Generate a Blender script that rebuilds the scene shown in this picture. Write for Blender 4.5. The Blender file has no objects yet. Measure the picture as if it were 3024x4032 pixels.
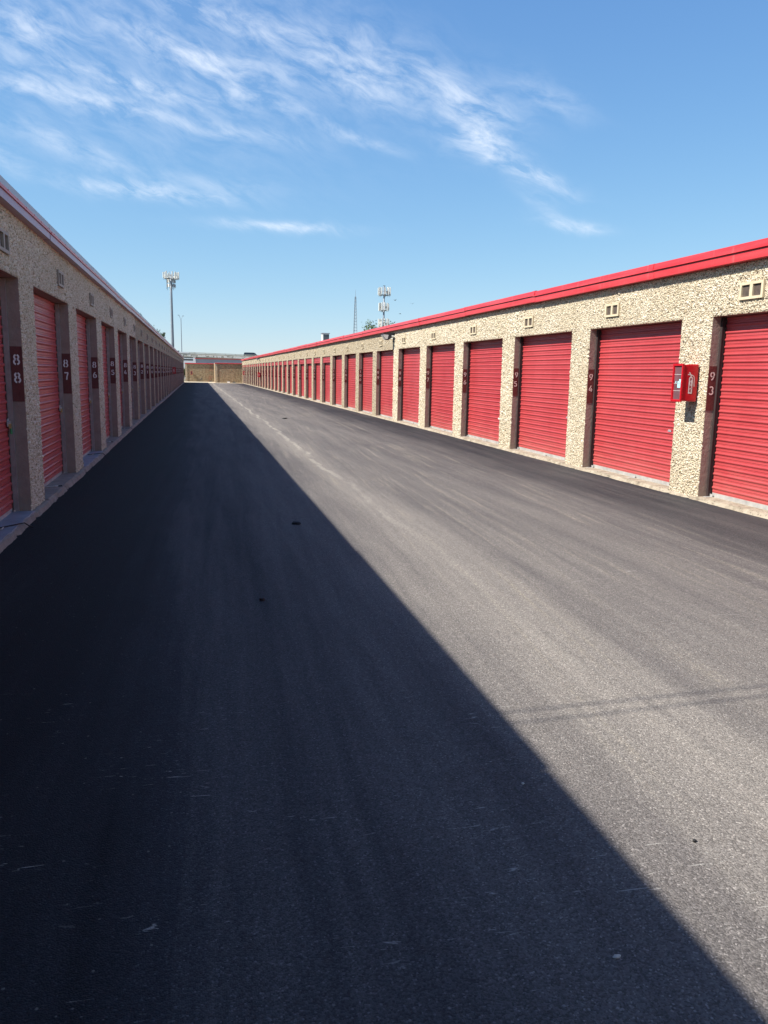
import bpy, bmesh, math, random
import numpy as np
from mathutils import Vector, Matrix
random.seed(7); rng = np.random.default_rng(7)
scene = bpy.context.scene
COL = scene.collection
rad = math.radians

# ------------------------------------------------------------------ camera
EYE = 1.5
YAW, PITCH, ROLL = rad(13.202), rad(9.874), rad(1.015)
F_PIX = 3142.0                                   # focal length in pixels of a 4032 px tall frame
fw = Vector((math.sin(YAW)*math.cos(PITCH), math.cos(YAW)*math.cos(PITCH), -math.sin(PITCH)))
r0 = Vector((math.cos(YAW), -math.sin(YAW), 0)); u0 = r0.cross(fw)
rt = r0*math.cos(ROLL) + u0*math.sin(ROLL); up = u0*math.cos(ROLL) - r0*math.sin(ROLL)
cam = bpy.data.cameras.new('camera'); cam_ob = bpy.data.objects.new('camera', cam); COL.objects.link(cam_ob)
m = Matrix((rt, up, -fw)).transposed().to_4x4(); m.translation = (0, 0, EYE); cam_ob.matrix_world = m
cam.sensor_fit = 'VERTICAL'; cam.sensor_height = 36; cam.sensor_width = 27; cam.lens = 36*F_PIX/4032
cam.clip_start = 0.05; cam.clip_end = 6000
scene.camera = cam_ob

# ------------------------------------------------------------------ light
SUN = Vector((-2.86, -0.44, 3.07)).normalized()    # direction towards the sun
SUN_EL = math.asin(SUN.z); SUN_AZ = math.atan2(SUN.x, SUN.y)
sd = bpy.data.lights.new('sun', 'SUN'); sd.energy = 5.0; sd.angle = rad(0.53); sd.color = (1.0, 0.95, 0.86)
so = bpy.data.objects.new('sun', sd); COL.objects.link(so)
so.rotation_euler = SUN.to_track_quat('Z', 'Y').to_euler(); so.location = (-20, -5, 30)
scene.view_settings.view_transform = 'Standard'; scene.view_settings.look = 'None'
scene.view_settings.exposure = 0.76; scene.view_settings.gamma = 1.0
scene.view_settings.use_curve_mapping = False
SKY_STRENGTH = 0.086
FIB_ANG = -20
scene.cycles.max_bounces = 5; scene.cycles.diffuse_bounces = 3; scene.cycles.glossy_bounces = 3; scene.cycles.transmission_bounces = 4

# ------------------------------------------------------------------ node helpers
class NT:
    def __init__(s, nt): s.nt = nt
    def n(s, typ, **kw):
        nd = s.nt.nodes.new(typ)
        for k, v in kw.items(): setattr(nd, k, v)
        return nd
    def link(s, a, b): s.nt.links.new(a, b)
    def put(s, sock, v):
        if isinstance(v, bpy.types.NodeSocket): s.link(v, sock)
        elif v is not None:
            try: sock.default_value = v
            except Exception: sock.default_value = tuple(v) + (1,)
    def math(s, op, a, b=None, c=None, clamp=False):
        nd = s.n('ShaderNodeMath', operation=op, use_clamp=clamp)
        s.put(nd.inputs[0], a)
        if b is not None: s.put(nd.inputs[1], b)
        if c is not None: s.put(nd.inputs[2], c)
        return nd.outputs[0]
    def vec(s, op, a, b=None):
        nd = s.n('ShaderNodeVectorMath', operation=op); s.put(nd.inputs[0], a)
        if b is not None: s.put(nd.inputs[1], b)
        return nd.outputs['Value'] if op in ('DOT_PRODUCT', 'LENGTH') else nd.outputs['Vector']
    def xyz(s, v):
        nd = s.n('ShaderNodeSeparateXYZ'); s.link(v, nd.inputs[0]); return nd.outputs
    def comb(s, x, y, z):
        nd = s.n('ShaderNodeCombineXYZ'); s.put(nd.inputs[0], x); s.put(nd.inputs[1], y); s.put(nd.inputs[2], z); return nd.outputs[0]
    def noise(s, v, scale=5, detail=4, rough=0.55, dist=0.0):
        nd = s.n('ShaderNodeTexNoise'); s.put(nd.inputs['Vector'], v)
        nd.inputs['Scale'].default_value = scale; nd.inputs['Detail'].default_value = detail
        nd.inputs['Roughness'].default_value = rough; nd.inputs['Distortion'].default_value = dist
        return nd.outputs['Fac']
    def voro(s, v, scale=50, feature='F1', rand=1.0):
        nd = s.n('ShaderNodeTexVoronoi', feature=feature); s.put(nd.inputs['Vector'], v)
        nd.inputs['Scale'].default_value = scale; nd.inputs['Randomness'].default_value = rand
        return nd.outputs
    def ramp(s, f, stops, interp='LINEAR'):
        nd = s.n('ShaderNodeValToRGB'); cr = nd.color_ramp; cr.interpolation = interp
        while len(cr.elements) < len(stops): cr.elements.new(0.5)
        for e, (p, c) in zip(cr.elements, stops):
            e.position = p; e.color = (c, c, c, 1) if isinstance(c, (int, float)) else tuple(c) + (1,)
        s.put(nd.inputs[0], f); return nd.outputs[0]
    def mix(s, f, a, b, blend='MIX'):
        nd = s.n('ShaderNodeMix', data_type='RGBA', blend_type=blend)
        s.put(nd.inputs[0], f)
        for i, v in ((6, a), (7, b)):
            if isinstance(v, bpy.types.NodeSocket): s.link(v, nd.inputs[i])
            else: nd.inputs[i].default_value = tuple(v) + (1,)
        return nd.outputs[2]
    def maprange(s, v, a, b, c=0.0, d=1.0, smooth=False):
        nd = s.n('ShaderNodeMapRange'); nd.clamp = True
        if smooth: nd.interpolation_type = 'SMOOTHSTEP'
        s.put(nd.inputs[0], v)
        for i, x in enumerate((a, b, c, d)): nd.inputs[i+1].default_value = x
        return nd.outputs[0]

MATS = {}
def new_mat(name, rough=0.7, spec=0.5, metal=0.0, color=None):
    mt = bpy.data.materials.new(name); mt.use_nodes = True
    nt = NT(mt.node_tree); b = mt.node_tree.nodes['Principled BSDF']
    b.inputs['Roughness'].default_value = rough; b.inputs['Specular IOR Level'].default_value = spec
    b.inputs['Metallic'].default_value = metal
    if color: b.inputs['Base Color'].default_value = tuple(color) + (1,)
    MATS[name] = mt
    return mt, nt, b
def bump(nt, b, h, strength=0.5, dist=0.01):
    nd = nt.n('ShaderNodeBump'); nd.inputs['Strength'].default_value = strength; nd.inputs['Distance'].default_value = dist
    nt.link(h, nd.inputs['Height']); nt.link(nd.outputs[0], b.inputs['Normal'])
def pos(nt): return nt.n('ShaderNodeNewGeometry').outputs['Position']

# ------------------------------------------------------------------ sky with cirrus
def pix_dir(x, y):                                 # direction through a point of a 1659 x 2212 print of the view
    k = 3024/1659.0
    return (fw*F_PIX + rt*(x*k-1512) - up*(y*k-2016)).normalized()
world = bpy.data.worlds.new('World'); scene.world = world; world.use_nodes = True
world.cycles.sampling_method = 'MANUAL'; world.cycles.sample_map_resolution = 256
wn = NT(world.node_tree); wn.nt.nodes.clear()
sky = wn.n('ShaderNodeTexSky', sky_type='NISHITA'); sky.sun_disc = False
sky.sun_elevation = SUN_EL; sky.sun_rotation = SUN_AZ
sky.altitude = 100; sky.air_density = 1.0; sky.dust_density = 0.0; sky.ozone_density = 1.2
tc = wn.n('ShaderNodeTexCoord').outputs['Generated']
dx, dy, dz = wn.xyz(tc)
az = wn.math('ARCTAN2', dx, dy); el = wn.math('ARCSINE', dz)
def azel(x, y):
    d = pix_dir(x, y); return math.atan2(d.x, d.y), math.asin(d.z)
CLOUDS = [  # x1, y1, x2, y2, half width (px), strength
 (330,-20,560,65,24,.40),(540,40,940,165,58,.30),(660,130,900,215,42,.30),(950,190,1090,250,30,.46),
 (1000,300,1090,328,26,.52),(980,255,1050,300,26,.26),(-20,40,140,85,38,.42),(-20,160,300,240,20,.42),(160,150,440,215,16,.44),(370,105,570,165,22,.44),
 (480,180,640,245,18,.36),(60,285,230,350,20,.34),(200,398,440,428,15,.66),(390,265,610,302,13,.26),(380,385,540,410,13,.2),
 (515,489,705,494,10,.62),(730,280,840,315,11,.28),(1095,360,1205,402,15,.66),(1140,420,1190,455,15,.22),(1195,478,1270,490,10,.6),
 (1130,185,1240,240,20,.26),(-10,325,40,350,16,.3),(-50,130,620,290,110,.16),(180,20,420,120,34,.26)]
wnz = wn.n('ShaderNodeTexNoise'); wn.link(tc, wnz.inputs['Vector']); wnz.inputs['Scale'].default_value = 11; wnz.inputs['Detail'].default_value = 3
w_ = wn.vec('MULTIPLY', wn.vec('SUBTRACT', wnz.outputs['Color'], (.5, .5, .5)), (.040, .026, 0))
AE = wn.vec('ADD', wn.comb(az, el, 1.0), w_)            # azimuth, elevation, 1
total = None
for (x1, y1, x2, y2, w, st) in CLOUDS:
    a1, e1 = azel(x1, y1); a2, e2 = azel(x2, y2); ac, ec = (a1+a2)/2, (e1+e2)/2
    k = math.cos(ec); th = math.atan2(e2-e1, (a2-a1)*k); L = (math.hypot(e2-e1, (a2-a1)*k)/2 + 0.01)*1.1
    W = w*3024/1659/F_PIX; c_, s_ = math.cos(th), math.sin(th); A_ = math.sqrt(.9)
    p_ = wn.vec('DOT_PRODUCT', AE, (A_*k*c_/L, A_*s_/L, -A_*(k*c_*ac+s_*ec)/L))
    q_ = wn.vec('DOT_PRODUCT', AE, (-A_*k*s_/W, A_*c_/W, -A_*(-k*s_*ac+c_*ec)/W))
    r2 = wn.math('MULTIPLY_ADD', p_, p_, wn.math('MULTIPLY', q_, q_))
    g = wn.math('POWER', math.e**-1, r2)
    total = wn.math('MULTIPLY', g, st) if total is None else wn.math('MULTIPLY_ADD', g, st, total)
# fibres: noise stretched along the wind
c_, s_ = math.cos(rad(FIB_ANG)), math.sin(rad(FIB_ANG))
fib = wn.noise(wn.comb(wn.vec('DOT_PRODUCT', AE, (c_*20, s_*20, 2.0)), wn.vec('DOT_PRODUCT', AE, (-s_*58, c_*58, 5.0)), 1.0), 1.0, 7, .64, .3)
fib = wn.maprange(fib, .37, .66, .06, 1.08)
mask = wn.math('MULTIPLY', total, fib, clamp=True)
# the same thin cirrus elsewhere in the sky, behind the camera
gen = wn.maprange(wn.noise(wn.vec('MULTIPLY', AE, (1.5, 5, 1)), 1.0, 2, .6), .5, .75, 0, .3)
back = wn.maprange(wn.vec('DOT_PRODUCT', tc, tuple(fw)), .45, .75, 1.0, 0.0)
mask = wn.math('MAXIMUM', mask, wn.math('MULTIPLY', wn.math('MULTIPLY', gen, back), wn.maprange(dz, .1, .3)))
lin = wn.vec('MULTIPLY', sky.outputs[0], (.84, 1.36, 2.55))
blue = wn.vec('DIVIDE', lin, wn.vec('ADD', wn.vec('MULTIPLY', lin, (.062, .082, .098)), (1, 1, 1)))   # soft shoulder: haze never outshines thin cloud
cloud_col = wn.mix(mask, blue, (6.6, 7.2, 8.1))
bg = wn.n('ShaderNodeBackground'); bg.inputs['Strength'].default_value = SKY_STRENGTH
wn.link(cloud_col, bg.inputs['Color'])
wo = wn.n('ShaderNodeOutputWorld'); wn.link(bg.outputs[0], wo.inputs['Surface'])

# ------------------------------------------------------------------ materials
def m_plain(name, c, rough=.6, var=.15, scale=6, spec=.4, metal=0, bumpk=0, bscale=60):
    mt, nt, b = new_mat(name, rough, spec, metal)
    P = pos(nt); n1 = nt.noise(P, scale, 5, .6)
    lo = tuple(x*(1-var) for x in c); hi = tuple(min(1, x*(1+var)) for x in c)
    nt.link(nt.mix(nt.maprange(n1, .3, .7), lo, hi), b.inputs['Base Color'])
    if bumpk: bump(nt, b, nt.noise(P, bscale, 3, .6), bumpk, .01)
    return mt
# asphalt with seal-coat strips, dust, tyre streaks and scuffs
mt, nt, b = new_mat('asphalt', .85, .18)
P = pos(nt); X, Y, Z = nt.xyz(P)
wob = nt.math('MULTIPLY', nt.math('SUBTRACT', nt.noise(nt.comb(nt.math('MULTIPLY', X, .5), nt.math('MULTIPLY', Y, .22), 0), 1, 4, .6), .5), .8)
wob2 = nt.math('MULTIPLY', nt.math('SUBTRACT', nt.noise(nt.comb(X, Y, 4), 2.2, 4, .6), .5), .35)
Xw = nt.math('ADD', nt.math('ADD', X, wob), wob2)
Xs = nt.math('MULTIPLY_ADD', wob, .30, nt.math('MULTIPLY_ADD', wob2, .10, X))
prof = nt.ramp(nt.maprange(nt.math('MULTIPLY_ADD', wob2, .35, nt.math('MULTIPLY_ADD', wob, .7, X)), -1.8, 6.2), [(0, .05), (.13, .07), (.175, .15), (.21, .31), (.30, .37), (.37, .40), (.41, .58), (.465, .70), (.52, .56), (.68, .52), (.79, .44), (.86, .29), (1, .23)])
st1 = nt.noise(nt.comb(nt.math('MULTIPLY', nt.math('MULTIPLY_ADD', Y, -.03, Xs), 5.5), nt.math('MULTIPLY', Y, .06), 1), 1, 5, .62)
st2 = nt.noise(nt.comb(nt.math('MULTIPLY', nt.math('MULTIPLY_ADD', Y, .05, Xs), 2.4), nt.math('MULTIPLY', Y, .05), 9), 1, 6, .7, .2)
blot = nt.noise(nt.vec('MULTIPLY', P, (1.5, .28, 1)), 1.0, 5, .65)
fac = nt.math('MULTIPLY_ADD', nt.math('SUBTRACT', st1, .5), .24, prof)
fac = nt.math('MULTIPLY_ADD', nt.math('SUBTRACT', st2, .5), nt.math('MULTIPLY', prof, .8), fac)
fac = nt.math('MULTIPLY_ADD', nt.math('SUBTRACT', blot, .5), .26, fac)
st3 = nt.noise(nt.comb(nt.math('MULTIPLY', nt.math('MULTIPLY_ADD', Y, -.06, Xs), 17), nt.math('MULTIPLY', Y, .08), 6), 1, 3, .6)
fac = nt.math('MULTIPLY_ADD', nt.math('SUBTRACT', st3, .5), nt.math('MULTIPLY', prof, .30), fac)
near = nt.maprange(Y, 2, 15, .10, 0)                    # paler towards the lane's mouth, except along the left
fac = nt.math('MULTIPLY_ADD', near, nt.maprange(Xw, .6, 1.6), fac, clamp=True)
# dusty curved streaks
arc = nt.math('MULTIPLY_ADD', nt.math('POWER', nt.math('MAXIMUM', Y, .5), .7), -.16, Xs)
dl = nt.noise(nt.comb(nt.math('MULTIPLY', arc, 11), nt.math('MULTIPLY', Y, .16), 3), 1, 4, .6)
dusty = nt.math('MULTIPLY', nt.math('MULTIPLY', nt.maprange(dl, .52, .66), nt.maprange(nt.noise(P, 28, 3, .7), .35, .65)), nt.math('MULTIPLY', nt.maprange(Xw, 1.2, 1.8), nt.maprange(nt.noise(P, .8, 3), .36, .58)))
# the wavy construction joint along the lane
jw = nt.math('MULTIPLY', nt.math('SUBTRACT', nt.noise(nt.comb(0, nt.math('MULTIPLY', Y, .35), 5), 1, 4, .7), .5), .55)
jd = nt.math('ABSOLUTE', nt.math('SUBTRACT', nt.math('ADD', X, jw), 1.97))
jn = nt.math('MULTIPLY', nt.maprange(jd, .015, .07, 1, 0, True), nt.maprange(nt.noise(nt.comb(nt.math('MULTIPLY', X, 4), Y, 2), 1.2, 3), .34, .50))
jn = nt.math('MULTIPLY', jn, nt.maprange(Y, 6, 16, .15, .8))
ck = nt.math('ABSOLUTE', nt.math('SUBTRACT', nt.math('ADD', X, nt.math('MULTIPLY', jw, 1.15)), 2.03))
ckm = nt.math('MULTIPLY', nt.maprange(ck, .004, .012, 1, 0), nt.maprange(nt.noise(nt.comb(0, Y, 8), .9, 2), .45, .55))
v1 = nt.voro(P, 185); v2 = nt.voro(P, 60)
agg = nt.xyz(v1['Color'])[0]; agg2 = nt.xyz(v2['Color'])[1]
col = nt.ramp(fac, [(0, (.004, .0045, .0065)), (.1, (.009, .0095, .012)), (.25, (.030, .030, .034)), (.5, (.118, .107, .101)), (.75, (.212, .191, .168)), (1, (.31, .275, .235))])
col = nt.mix(nt.math('MULTIPLY', nt.math('MULTIPLY', dusty, .85), nt.maprange(X, 4.2, 4.9, 1, .15)), col, (.29, .255, .20))
col = nt.mix(nt.math('MULTIPLY', jn, .85), col, (.34, .31, .26))
col = nt.mix(nt.math('MULTIPLY', nt.math('MULTIPLY', ckm, .4), nt.maprange(Y, 10, 16)), col, (.02, .02, .02))
gain = nt.math('ADD', nt.maprange(agg, 0, 1, .58, 1.36), nt.math('MULTIPLY', nt.maprange(agg, .94, .99), .7))
col = nt.mix(1.0, col, nt.comb(gain, gain, gain), 'MULTIPLY')
chip = nt.math('MULTIPLY', nt.maprange(agg2, .975, .99), nt.maprange(v2['Distance'], .30, .22))
col = nt.mix(nt.math('MULTIPLY', chip, .35), col, (.30, .28, .25))
# pale hair-like scuffs across the lane
sc = nt.noise(nt.comb(nt.math('MULTIPLY', X, 8), nt.math('MULTIPLY', Y, 55), 0), 1, 3, .6, 1.2)
scm = nt.math('MULTIPLY', nt.maprange(sc, .655, .685), nt.math('MULTIPLY', nt.maprange(nt.noise(P, 2.3, 2), .50, .60), nt.maprange(nt.math('MULTIPLY_ADD', nt.maprange(X, 1.6, 2.2), -2.5, Y), 3.0, 4.0, 1, 0)))
col = nt.mix(nt.math('MULTIPLY', scm, .6), col, (.42, .40, .36))
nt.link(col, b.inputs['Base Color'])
nt.link(nt.maprange(fac, 0, .8, .75, .95), b.inputs['Roughness'])
hgt = nt.math('MULTIPLY_ADD', v1['Distance'], -1.0, nt.math('MULTIPLY', agg, .5))
bump(nt, b, hgt, .5, .005)

# crushed-stone dash, as loose stones and as far-off surface
mt, nt, b = new_mat('dash_stone', .75, .3)
ri = nt.n('ShaderNodeNewGeometry').outputs['Random Per Island']
P = pos(nt)
c = nt.ramp(ri, [(0, (.26, .195, .125)), (.12, (.50, .41, .27)), (.3, (.62, .54, .405)), (.6, (.70, .625, .485)), (.88, (.75, .69, .57)), (1, (.55, .43, .32))])
c = nt.mix(nt.maprange(nt.noise(P, 1.3, 4), .35, .7, 0, .35), c, (.45, .36, .22))
nt.link(c, b.inputs['Base Color'])
mt, nt, b = new_mat('dash_bed', .9, .2)
P = pos(nt); v = nt.voro(P, 40)
r = nt.xyz(v['Color'])[0]
c = nt.ramp(r, [(0, (.32, .26, .175)), (.5, (.47, .395, .275)), (1, (.58, .50, .36))])
c = nt.mix(nt.maprange(v['Distance'], .5, .75), c, (.14, .105, .075))
nt.link(c, b.inputs['Base Color']); bump(nt, b, nt.math('MULTIPLY', v['Distance'], -1), .9, .02)
mt, nt, b = new_mat('dash_wall', .85, .25)
P = pos(nt); v = nt.voro(P, 36); v3 = nt.voro(P, 14)
r = nt.xyz(v['Color'])[0]; r3 = nt.xyz(v3['Color'])[1]
c = nt.ramp(r, [(0, (.26, .20, .13)), (.3, (.47, .39, .26)), (.7, (.60, .51, .36)), (1, (.68, .60, .46))])
c = nt.mix(nt.maprange(v['Distance'], .5, .75, 0, .8), c, (.12, .09, .06))
c = nt.mix(nt.maprange(r3, .5, 1, 0, .4), c, (.38, .28, .17))
c = nt.mix(nt.maprange(nt.noise(P, .8, 4), .4, .7, 0, .3), c, (.42, .34, .22))
nt.link(c, b.inputs['Base Color'])
bump(nt, b, nt.math('MULTIPLY_ADD', v['Distance'], -1, nt.math('MULTIPLY', v3['Distance'], -.8)), .9, .03)
mt, nt, b = new_mat('end_wall', .9, .2)
P = pos(nt); v = nt.voro(P, 20); nz = nt.noise(P, 4, 6, .7)
c = nt.ramp(nz, [(.25, (.16, .115, .07)), (.5, (.30, .23, .145)), (.75, (.44, .35, .23))])
px, py, pz = nt.xyz(P)
st = nt.math('MULTIPLY', nt.maprange(nt.math('ABSOLUTE', nt.math('SUBTRACT', px, 1.9)), .1, .9, 1, 0, True), nt.maprange(nt.noise(P, 1.5, 4), .4, .65))
c = nt.mix(nt.math('MULTIPLY', st, .5), c, (.36, .10, .06))
nt.link(c, b.inputs['Base Color']); bump(nt, b, nz, 1.0, .12)

# painted jambs, panels, numbers
mt, nt, b = new_mat('jamb_paint', .55, .4)
P = pos(nt); X, Y, Z = nt.xyz(P)
c = nt.mix(nt.maprange(nt.noise(P, 7, 5, .65), .35, .7), (.265, .190, .158), (.33, .245, .205))
peel = nt.maprange(nt.noise(P, 16, 5, .7, .6), .665, .69)
c = nt.mix(peel, c, (.36, .30, .24))
dirt = nt.maprange(nt.math('MULTIPLY_ADD', nt.noise(P, 9, 4), .25, Z), .12, .38, .6, 0)
c = nt.mix(dirt, c, (.22, .18, .13))
nt.link(c, b.inputs['Base Color']); bump(nt, b, nt.noise(P, 24, 4, .7), .7, .012)
mt, nt, b = new_mat('panel_paint', .5, .4)
P = pos(nt)
c = nt.mix(nt.maprange(nt.noise(P, 15, 5, .7), .4, .7), (.115, .028, .026), (.155, .042, .038))
c = nt.mix(nt.maprange(nt.noise(P, 30, 4, .7), .68, .71), c, (.03, .02, .02))
nt.link(c, b.inputs['Base Color']); bump(nt, b, nt.noise(P, 24, 4, .7), .5, .01)
m_plain('digit_white', (.78, .76, .75), .6, .15, 60)
m_plain('digit_cream', (.80, .66, .58), .6, .2, 60)
# door paint
mt, nt, b = new_mat('door_paint', .38, .5)
P = pos(nt); X, Y, Z = nt.xyz(P)
n1 = nt.noise(nt.comb(X, nt.math('MULTIPLY', Y, 1.4), nt.math('MULTIPLY', Z, .5)), 1.2, 5, .6)
n2 = nt.noise(nt.comb(nt.math('MULTIPLY', X, 2), nt.math('MULTIPLY', Y, 2), nt.math('MULTIPLY', Z, 26)), 1, 4, .65)
c = nt.mix(nt.maprange(n1, .3, .72), (.365, .032, .037), (.45, .053, .058))
c = nt.mix(nt.maprange(n2, .5, .8, 0, .35), c, (.48, .10, .105))
sm = nt.maprange(nt.noise(P, 5, 6, .75), .66, .72, 0, .5)
c = nt.mix(sm, c, (.26, .03, .035))
dz_ = nt.maprange(nt.math('MULTIPLY_ADD', nt.noise(nt.vec('MULTIPLY', P, (3, 3, 8)), 1, 5, .65), .9, Z), .45, .95, .42, 0)
c = nt.mix(dz_, c, (.47, .16, .13))
fade = nt.maprange(nt.noise(nt.comb(nt.math('MULTIPLY', X, 3), nt.math('MULTIPLY', Y, .33), 0), 1, 1), .38, .66, 0, .26)
c = nt.mix(fade, c, (.46, .085, .09))
oi = nt.n('ShaderNodeObjectInfo').outputs['Random']
c = nt.mix(nt.maprange(oi, 0, 1, 0, .16), c, (.50, .09, .095))
nt.link(c, b.inputs['Base Color'])
nt.link(nt.maprange(n2, .3, .7, .30, .48), b.inputs['Roughness'])
bump(nt, b, nt.noise(nt.comb(X, nt.math('MULTIPLY', Y, .8), nt.math('MULTIPLY', Z, 3)), 2.2, 3), .25, .02)
# red trim
mt, nt, b = new_mat('trim_red', .35, .5)
P = pos(nt)
c = nt.mix(nt.maprange(nt.noise(nt.vec('MULTIPLY', P, (1, .4, 6)), 2, 4), .35, .7), (.52, .022, .028), (.64, .055, .060))
c = nt.mix(nt.maprange(nt.noise(nt.vec('MULTIPLY', P, (1, 6, .8)), 1.5, 5, .7), .58, .75, 0, .5), c, (.60, .16, .15))
nt.link(c, b.inputs['Base Color'])
m_plain('trim_mauve', (.38, .19, .25), .35, .06, 2, .5)  # even mauve tone of the left eave band
m_plain('trim_metal', (.40, .39, .38), .4, .10, 3, .5)
m_plain('galvanised', (.42, .41, .39), .45, .22, 8, .5, .15)
m_plain('track_metal', (.34, .31, .30), .45, .2, 9, .5, .5)
m_plain('track_gap_shade', (.035, .022, .022), .7, .2)  # track coloured near-black, the shade of the jamb gap put into it
m_plain('dark_gap', (.012, .010, .010), .8, .2)
m_plain('black_rubber', (.012, .012, .013), .6, .2)
m_plain('vent_frame', (.60, .50, .34), .6, .12, 14)
m_plain('vent_frame_shade', (.34, .275, .215), .6, .12, 14)  # darker wall-toned copy of vent_frame, left row's shade put into its colour
m_plain('vent_dark', (.085, .062, .048), .7, .3, 20)
m_plain('brass', (.50, .36, .16), .35, .2, 20, .5, .7)
m_plain('green_tag', (.06, .32, .12), .5)
m_plain('roof_sheet', (.42, .41, .39), .5, .12, 3)
mt, nt, b = new_mat('concrete', .9, .25)
P = pos(nt)
c = nt.ramp(nt.noise(P, 6, 7, .7), [(.3, (.20, .16, .115)), (.5, (.36, .30, .225)), (.72, (.47, .41, .32))])
v = nt.voro(P, 60); c = nt.mix(nt.maprange(nt.xyz(v['Color'])[0], .9, .95, 0, .6), c, (.12, .09, .07))
nt.link(c, b.inputs['Base Color']); bump(nt, b, nt.noise(P, 45, 5, .7), .8, .012)
m_plain('sill_grey', (.24, .245, .27), .7, .16, 5, .4, 0, .3)
m_plain('sill_brown', (.26, .215, .175), .85, .25, 7, .3, 0, .5)
m_plain('apron', (.50, .42, .30), .9, .15, 1.5, .3, 0, .4)
m_plain('dry_ground', (.22, .19, .13), .95, .3, .15, .2)
m_plain('cabinet_red', (.46, .006, .014), .28, .12, 12, .5, 0, .25, 40)
m_plain('cabinet_pane', (.15, .075, .085), .12, .2, 8, .6)
m_plain('cabinet_inside', (.13, .028, .032), .6, .2, 30)
m_plain('decal_white', (.68, .60, .57), .5, .08, 40)
m_plain('decal_red', (.30, .008, .014), .5, .1, 40)
m_plain('label_cyan', (.42, .78, .82), .4, .15, 60)
m_plain('lamp_housing', (.025, .025, .03), .5)
m_plain('lamp_lens', (.72, .72, .66), .25, .05, 8)
m_plain('steel_grey', (.20, .22, .25), .5, .12, 2, .5, .3)
m_plain('steel_dark', (.075, .085, .09), .6, .2, 2)
m_plain('antenna_white', (.72, .72, .66), .5, .08, 3)
m_plain('radio_grey', (.30, .32, .34), .5, .2, 3)
mt, nt, b = new_mat('overpass_concrete', .9, .25)
P = pos(nt)
c = nt.ramp(nt.noise(nt.vec('MULTIPLY', P, (.7, .7, 2)), 1, 6, .7), [(.3, (.34, .32, .26)), (.55, (.50, .47, .40)), (.75, (.60, .57, .50))])
nt.link(c, b.inputs['Base Color'])
mt, nt, b = new_mat('overpass_sun_blotch', .9, .25)  # pale blotches: sunlit sections and shadows put into the band's colour
P = pos(nt); X, Y, Z = nt.xyz(P)
c = nt.ramp(nt.math('MULTIPLY_ADD', nt.noise(nt.vec('MULTIPLY', P, (1, 1, 1.6)), 1.2, 5, .65), 1.0, 0), [(.44, (.30, .28, .22)), (.50, (.78, .76, .70)), (.75, (.82, .80, .74))])
nt.link(c, b.inputs['Base Color'])
m_plain('girder', (.52, .56, .55), .7, .1, .3)
m_plain('white_paint', (.78, .78, .76), .6, .05, 1)
m_plain('grey_wall', (.36, .36, .38), .85, .12, .6)
m_plain('car_black', (.012, .015, .018), .2, .1, 2, .6)
m_plain('car_white', (.75, .76, .76), .3, .05, 2, .5)
m_plain('car_glass', (.02, .025, .03), .08, .1, 2, .8)
m_plain('tyre', (.02, .02, .02), .8)
m_plain('rim', (.4, .4, .42), .35, .1, 2, .5, .8)
m_plain('bark', (.10, .075, .055), .9, .3, 8, .2, 0, .6)
mt, nt, b = new_mat('leaf', .6, .3)
ri = nt.n('ShaderNodeNewGeometry').outputs['Random Per Island']
nt.link(nt.ramp(ri, [(0, (.035, .060, .018)), (.6, (.075, .115, .032)), (1, (.13, .16, .05))]), b.inputs['Base Color'])
b.inputs['Transmission Weight'].default_value = 0
m_plain('tar_lump', (.010, .010, .010), .6, .3, 40, .4, 0, .8)
m_plain('pale_stone', (.42, .40, .36), .8, .2, 40)
m_plain('wood_post', (.30, .23, .15), .85, .2, 6)
m_plain('bird_dark', (.10, .10, .11), .7)
m_plain('pole_wood', (.13, .10, .075), .9, .2, 4)

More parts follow.
